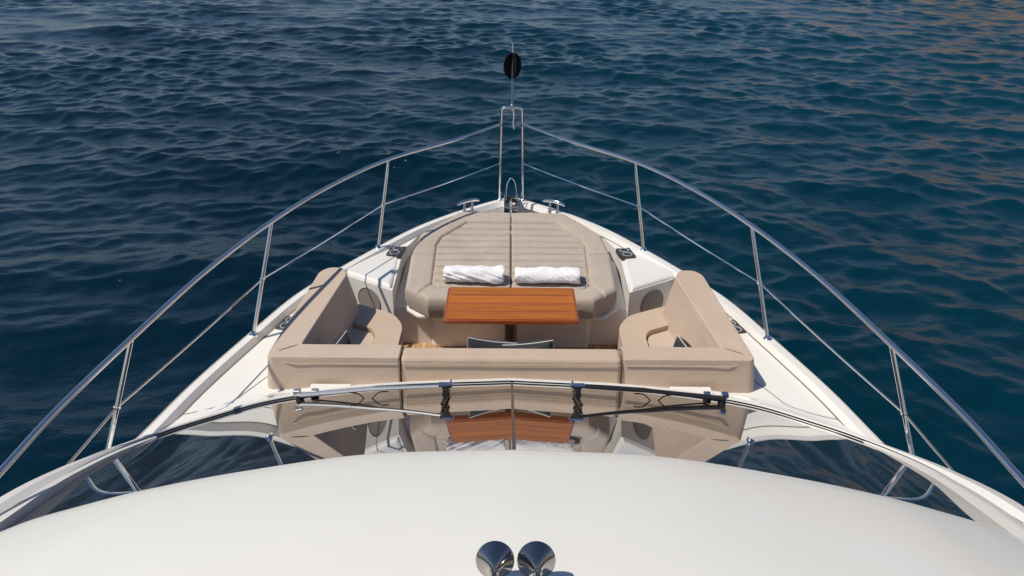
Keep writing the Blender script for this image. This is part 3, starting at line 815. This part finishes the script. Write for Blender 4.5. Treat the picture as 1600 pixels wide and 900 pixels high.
# ------------------------------------------------------------------ sunpad
def padz(y): return -0.05+0.155*(y-6.02)/1.65
def build_pad(s):
    out = [(0.004, 6.02), (0.700, 6.02), (0.918, 6.21), (0.928, 6.80), (0.880, 7.22), (0.56, 7.66), (0.50, 7.70), (0.004, 7.70)]
    inn = [(0.004, 6.22), (0.63, 6.22), (0.69, 6.29), (0.705, 7.0), (0.665, 7.16), (0.44, 7.47), (0.004, 7.47)]
    ys = np.unique(np.concatenate([np.linspace(6.02, 6.10, 12), np.linspace(6.10, 7.62, 330), np.linspace(7.62, 7.70, 12)]))
    us = np.unique(np.concatenate([np.linspace(0, 0.05, 8), np.linspace(0.05, 0.9, 110), np.linspace(0.9, 1, 16)]))
    side = [(x, y) for x, y in out[1:6]]
    def xmax(y):
        if y > 7.66: return 0.56-(y-7.66)/0.04*0.0-0.10*((y-7.66)/0.04)**2*0.5
        for (x0, y0), (x1, y1) in zip(side[:-1], side[1:]):
            if y0 <= y <= y1: return x0+(x1-x0)*(y-y0)/(y1-y0)
        return side[0][0]
    xm = np.array([xmax(y) for y in ys])
    k_ = np.exp(-np.linspace(-1.2, 1.2, 9)**2*4); k_ /= k_.sum()
    xs = np.convolve(np.pad(xm, 4, mode='edge'), k_, mode='valid'); xm = xs
    Yg, Ug = np.meshgrid(ys, us, indexing='ij'); Xg = 0.004+Ug*(xm[:, None]-0.004)
    # distance to the rim
    rim = [(x, y) for x, y in zip(xm, ys)][::3]+[(xm[-1], ys[-1])]
    d = np.full_like(Xg, 9.0)
    for (a, b), (c, e) in zip(rim[:-1], rim[1:]): d = np.minimum(d, seg_dist(Xg, Yg, a, b, c, e))
    d = np.minimum(d, Yg-6.02); d = np.minimum(d, 7.70-Yg); dc = Xg-0.004
    r = 0.045; dd = np.clip(d, 0, r); Z = -(r-np.sqrt(np.maximum(r*r-(r-dd)**2, 0)))
    r2 = 0.020; dd = np.clip(dc, 0, r2); Z += -(r2-np.sqrt(np.maximum(r2*r2-(r2-dd)**2, 0)))
    # seam between border and panel
    di = np.full_like(Xg, 9.0)
    for (a, b), (c, e) in zip(inn[:-1], inn[1:]): di = np.minimum(di, seg_dist(Xg, Yg, a, b, c, e))
    Z -= 0.022*np.exp(-(di/0.010)**2)
    inside = np.array([[in_poly(x, y, inn) for x, y in zip(rx, ry)] for rx, ry in zip(Xg, Yg)])
    # transverse channels of the quilted panel
    pitch = 0.125; ph = (Yg-6.22)/pitch; fr = np.abs((ph+0.5) % 1-0.5)*pitch
    w = np.where(inside, np.clip(di/0.03, 0, 1), 0)
    ch = -0.020*np.exp(-(fr/0.010)**2)+0.006*np.cos(2*np.pi*(ph-0.5))
    Z += w*ch
    Z += np.where(inside, -0.004, 0.010*np.clip(di/0.08, 0, 1))
    # short seams across the border
    for (a, b, c, e) in ((0.71, 6.80, 0.94, 6.84), (0.69, 6.29, 0.80, 6.11)):
        ds = seg_dist(Xg, Yg, a, b, c, e); Z -= 0.016*np.exp(-(ds/0.009)**2)
    # soft unevenness of foam and vinyl
    for i in range(Xg.shape[0]):
        for j in range(Xg.shape[1]):
            q = Vector((Xg[i, j]*3, Yg[i, j]*3, s*2.0)); Z[i, j] += 0.009*noise.noise(q)+0.0028*noise.noise(Vector((Xg[i, j]*14, Yg[i, j]*30, s)))
    bm = bmesh.new(); V = [[bm.verts.new((s*Xg[i, j], Yg[i, j], padz(Yg[i, j])+Z[i, j])) for j in range(Xg.shape[1])] for i in range(Xg.shape[0])]
    for i in range(len(V)-1):
        for j in range(len(V[0])-1): bm.faces.new((V[i][j], V[i][j+1], V[i+1][j+1], V[i+1][j]))
    # skirt
    loop = [V[i][0] for i in range(len(V)-1, 0, -1)]+V[0][:]+[V[i][-1] for i in range(1, len(V))]+V[-1][-2::-1]
    loop = loop[:-1] if loop[0] is loop[-1] else loop
    lvl = []
    for hfrac, tuck in ((0.4, -0.004), (0.92, 0.018), (1.0, 0.038)):
        row = []
        for v_ in loop:
            c = v_.co; zt_ = padz(c.y)-0.045; zb_ = padz(c.y)-0.195
            cx, cy = s*0.45, 6.9; dx, dy = c.x-cx, c.y-cy; L_ = sqrt(dx*dx+dy*dy)
            on_c = abs(c.x) < 0.006
            k = 0 if on_c else tuck/L_
            row.append(bm.verts.new((c.x-dx*k, c.y-dy*k, zt_+(zb_-zt_)*hfrac)))
        lvl.append(row)
    prev = loop; L_ = len(loop)
    for row in lvl:
        for i in range(L_): bm.faces.new((prev[i], prev[(i+1) % L_], row[(i+1) % L_], row[i]))
        prev = row
    bm.faces.new(prev)
    o = link_mesh('sunpad_cushion', bm, M_pad)
    tag(o, 'taupe quilted sunpad half to the %s of the centre seam' % ('left' if s < 0 else 'right'), 'sun pad', 'quilted halves of the bow sunpad')
for s in (-1, 1): build_pad(s)

# ------------------------------------------------------------------ table
def build_table():
    root = empty('pedestal_table', (0, 5.68, -0.60)); tag(root, 'varnished teak table on a single steel pedestal in front of the sunpad', 'table')
    bm = bmesh.new()
    # loose planks form one top: gentle V grooves between them
    x0, y0, x1, y1 = -0.522, 5.385, 0.522, 5.972
    nx, ny = 60, 90
    g = []
    for j in range(ny+1):
        row = []
        for i in range(nx+1):
            x = x0+(x1-x0)*i/nx; y = y0+(y1-y0)*j/ny
            fy = ((y-y0)/0.1468) % 1; dg = min(fy, 1-fy)*0.1468
            z = 0.1
            if 0.10 < (y-y0) < (y1-y0-0.10) and abs(x) < 0.475: z -= 0.007*math.exp(-(dg/0.008)**2)
            dx = min(x-x0, x1-x, y-y0, y1-y)
            if abs(abs(x)-0.482) < 0.006: z -= 0.0015
            row.append((x, y, z))
        g.append(row)
    bm.free(); bm = bmesh.new()
    top = round_poly([(x0, y0), (x1, y0), (x1-0.0, y1), (x0+0.0, y1)], 0.035, 5)
    prism(bm, [(p[0], p[1]-5.68) for p in top], 0.058+0.60, 0.0955+0.60)
    o = link_mesh('tabletop', bm, [M_tedge], root, bevel=0.010, seg=3)
    bm = bmesh.new(); V = []
    ins = 0.018
    for j in range(ny+1):
        row = []
        for i in range(nx+1):
            x, y, z = g[j][i]; x *= (0.522-ins)/0.522; y = 5.6785+(y-5.6785)*(0.2935-ins)/0.2935
            # corners pulled in to follow the rounded top
            cx, cy = abs(x)-(0.51-0.03), abs(y-5.6785)-(0.2815-0.03)
            if cx > 0 and cy > 0:
                L_ = sqrt(cx*cx+cy*cy)
                mx_ = max(cx, cy)
                if L_ > 1e-6: x = math.copysign(0.48+cx*mx_/L_, x); y = 5.6785+math.copysign(0.2515+cy*mx_/L_, y-5.6785)
            row.append(bm.verts.new((x, y-5.68, z+0.60-0.002)))
        V.append(row)
    for j in range(ny):
        for i in range(nx): bm.faces.new((V[j][i], V[j][i+1], V[j+1][i+1], V[j+1][i]))
    link_mesh('plank_panel', bm, M_table, root)
    bm = bmesh.new(); lathe(bm, [(0.0, 0), (0.0, 0.15), (0.012, 0.148), (0.02, 0.055), (0.03, 0.05), (0.65, 0.05)], (0, 0, 0.0), (0, 0, 1), 40)
    link_mesh('pedestal', bm, M_bronze, root)
    bm = bmesh.new(); box(bm, (0, 0, 0.636), (0.42, 0.30, 0.035)); link_mesh('top_plate', bm, M_bronze, root, bevel=0.006, seg=2)
build_table()

# ------------------------------------------------------------------ towels
def build_towel(name, x0, x1, yc, seed, rumple, label):
    bm = bmesh.new(); NL, NA = 120, 64; rows = []
    rnd = random.Random(seed)
    for i in range(NL+1):
        t = i/NL; x = x0+(x1-x0)*t
        endf = min(t, 1-t)*(x1-x0)
        row = []
        for k in range(NA):
            a = 2*pi*k/NA
            ry, rz = 0.088, 0.062
            q = Vector((x*5, a*0.9, seed))
            dn = 0.014*noise.noise(Vector((x*4.5, cos(a)*1.2+seed, sin(a)*1.2)))*rumple
            dn += 0.010*rumple*noise.noise(Vector((x*17+sin(a)*3*rumple, cos(a)*1.0, seed*1.7)))
            dn += 0.003*noise.noise(Vector((x*34+cos(a)*4, sin(a)*3, seed)))
            spi = 0.007*((a/(2*pi)+0.15) % 1)          # step of the loose flap
            rr = 1.0-0.10*math.exp(-endf/0.012)
            y = yc+(ry*rr+dn+spi)*cos(a); z = (rz*rr+dn+spi)*sin(a)
            z = max(z, -0.052)
            y += 0.006*noise.noise(Vector((x*6, seed, 0)))
            zz = padz(yc)+0.062+z+0.006*noise.noise(Vector((x*3.1, 7, seed)))
            xx = x+(0.014*noise.noise(Vector((cos(a)*1.5, sin(a)*1.5, seed+(5 if t > .5 else 0)))))*(1 if endf < 0.03 else 0.3)
            row.append(bm.verts.new((xx, y, zz)))
        rows.append(row)
    for a, b in zip(rows[:-1], rows[1:]):
        for k in range(NA): bm.faces.new((a[k], a[(k+1) % NA], b[(k+1) % NA], b[k]))
    # rolled ends: a spiral ridge sinking into the roll
    for row, sg in ((rows[0], 1), (rows[-1], -1)):
        prev = row; c = sum((v_.co for v_ in row), Vector())/len(row)
        for m_i in range(1, 13):
            f = 1-m_i/12.5; ring = []
            for k, v_ in enumerate(row):
                p = c+(v_.co-c)*f; ph = (m_i/2.0+k/NA) % 1.0
                p.x = c.x*0.0+v_.co.x*f+c.x*(1-f)+sg*(0.008*sin(2*pi*ph)+0.006); ring.append(bm.verts.new(p))
            for k in range(NA): bm.faces.new((prev[k], prev[(k+1) % NA], ring[(k+1) % NA], ring[k]))
            prev = ring
        bm.faces.new(prev)
    o = link_mesh(name, bm, M_towel)
    tag(o, label, 'towel', 'rolled white towels on the sunpad')
build_towel('rolled_towel', -0.585, -0.065, 6.335, 3.3, 1.35, 'creased white rolled towel lying on the left half of the sunpad')
build_towel('rolled_towel', 0.035, 0.598, 6.33, 8.1, 0.8, 'smoother, longer white rolled towel lying on the right half of the sunpad')

# ------------------------------------------------------------------ throw pillows
def build_pillow(c, rotz, tilt, size, label, roll=0.0):
    bm = bmesh.new(); n_ = 24; V = {}
    for sd in (1, -1):
        for i in range(n_+1):
            for j in range(n_+1):
                u, v_ = 2*i/n_-1, 2*j/n_-1
                if sd < 0 and (i in (0, n_) or j in (0, n_)): V[(sd, i, j)] = V[(1, i, j)]; continue
                th = 0.075*((1-u**4)*(1-v_**4))**0.55
                k = 1-0.05*(1-abs(u*v_))
                w = 0.004*noise.noise(Vector((u*3, v_*3, c[0]*7+sd)))
                V[(sd, i, j)] = bm.verts.new((u*size/2*(1-0.07*(1-v_*v_)*0)*(1-0.06*(1-v_**2)), v_*size/2*(1-0.06*(1-u**2)), sd*(th+w)))
    for sd in (1, -1):
        for i in range(n_):
            for j in range(n_):
                bm.faces.new((V[(sd, i, j)], V[(sd, i+1, j)], V[(sd, i+1, j+1)], V[(sd, i, j+1)]))
    o = link_mesh('throw_pillow', bm, M_pillow)
    rim = [V_ for V_ in []]
    pts = []
    for t in np.linspace(0, 4, 65):
        s_ = int(t) % 4; f = t-int(t); e = 2*f-1
        u, v_ = [(e, -1), (1, e), (-e, 1), (-1, -e)][s_]
        pts.append(Vector((u*size/2*(1-0.06*(1-v_**2)), v_*size/2*(1-0.06*(1-u**2)), 0)))
    tube_obj('piping', pts, 0.004, M_pipe, o, seg=8)
    o.matrix_world = Matrix.Translation(c) @ Matrix.Rotation(rotz, 4, 'Z') @ Matrix.Rotation(tilt, 4, 'X') @ Matrix.Rotation(roll, 4, 'Z')
    tag(o, label, 'pillow', 'charcoal throw pillows on the sofa')
    return o
build_pillow((-0.160, 4.99, -0.012), 0.05, radians(100), 0.36, 'charcoal throw pillow with pale piping behind the middle backrest, left one of two', -0.17)
build_pillow((0.148, 4.97, -0.012), -0.04, radians(102), 0.36, 'charcoal throw pillow with pale piping behind the middle backrest, right one of two', 0.17)
build_pillow((-1.27, 5.0, -0.04), radians(70), radians(98), 0.32, 'charcoal throw pillow tucked in the left corner of the sofa', 0.2)
build_pillow((1.285, 5.0, -0.05), radians(-70), radians(98), 0.32, 'charcoal throw pillow tucked in the right corner of the sofa', -0.2)
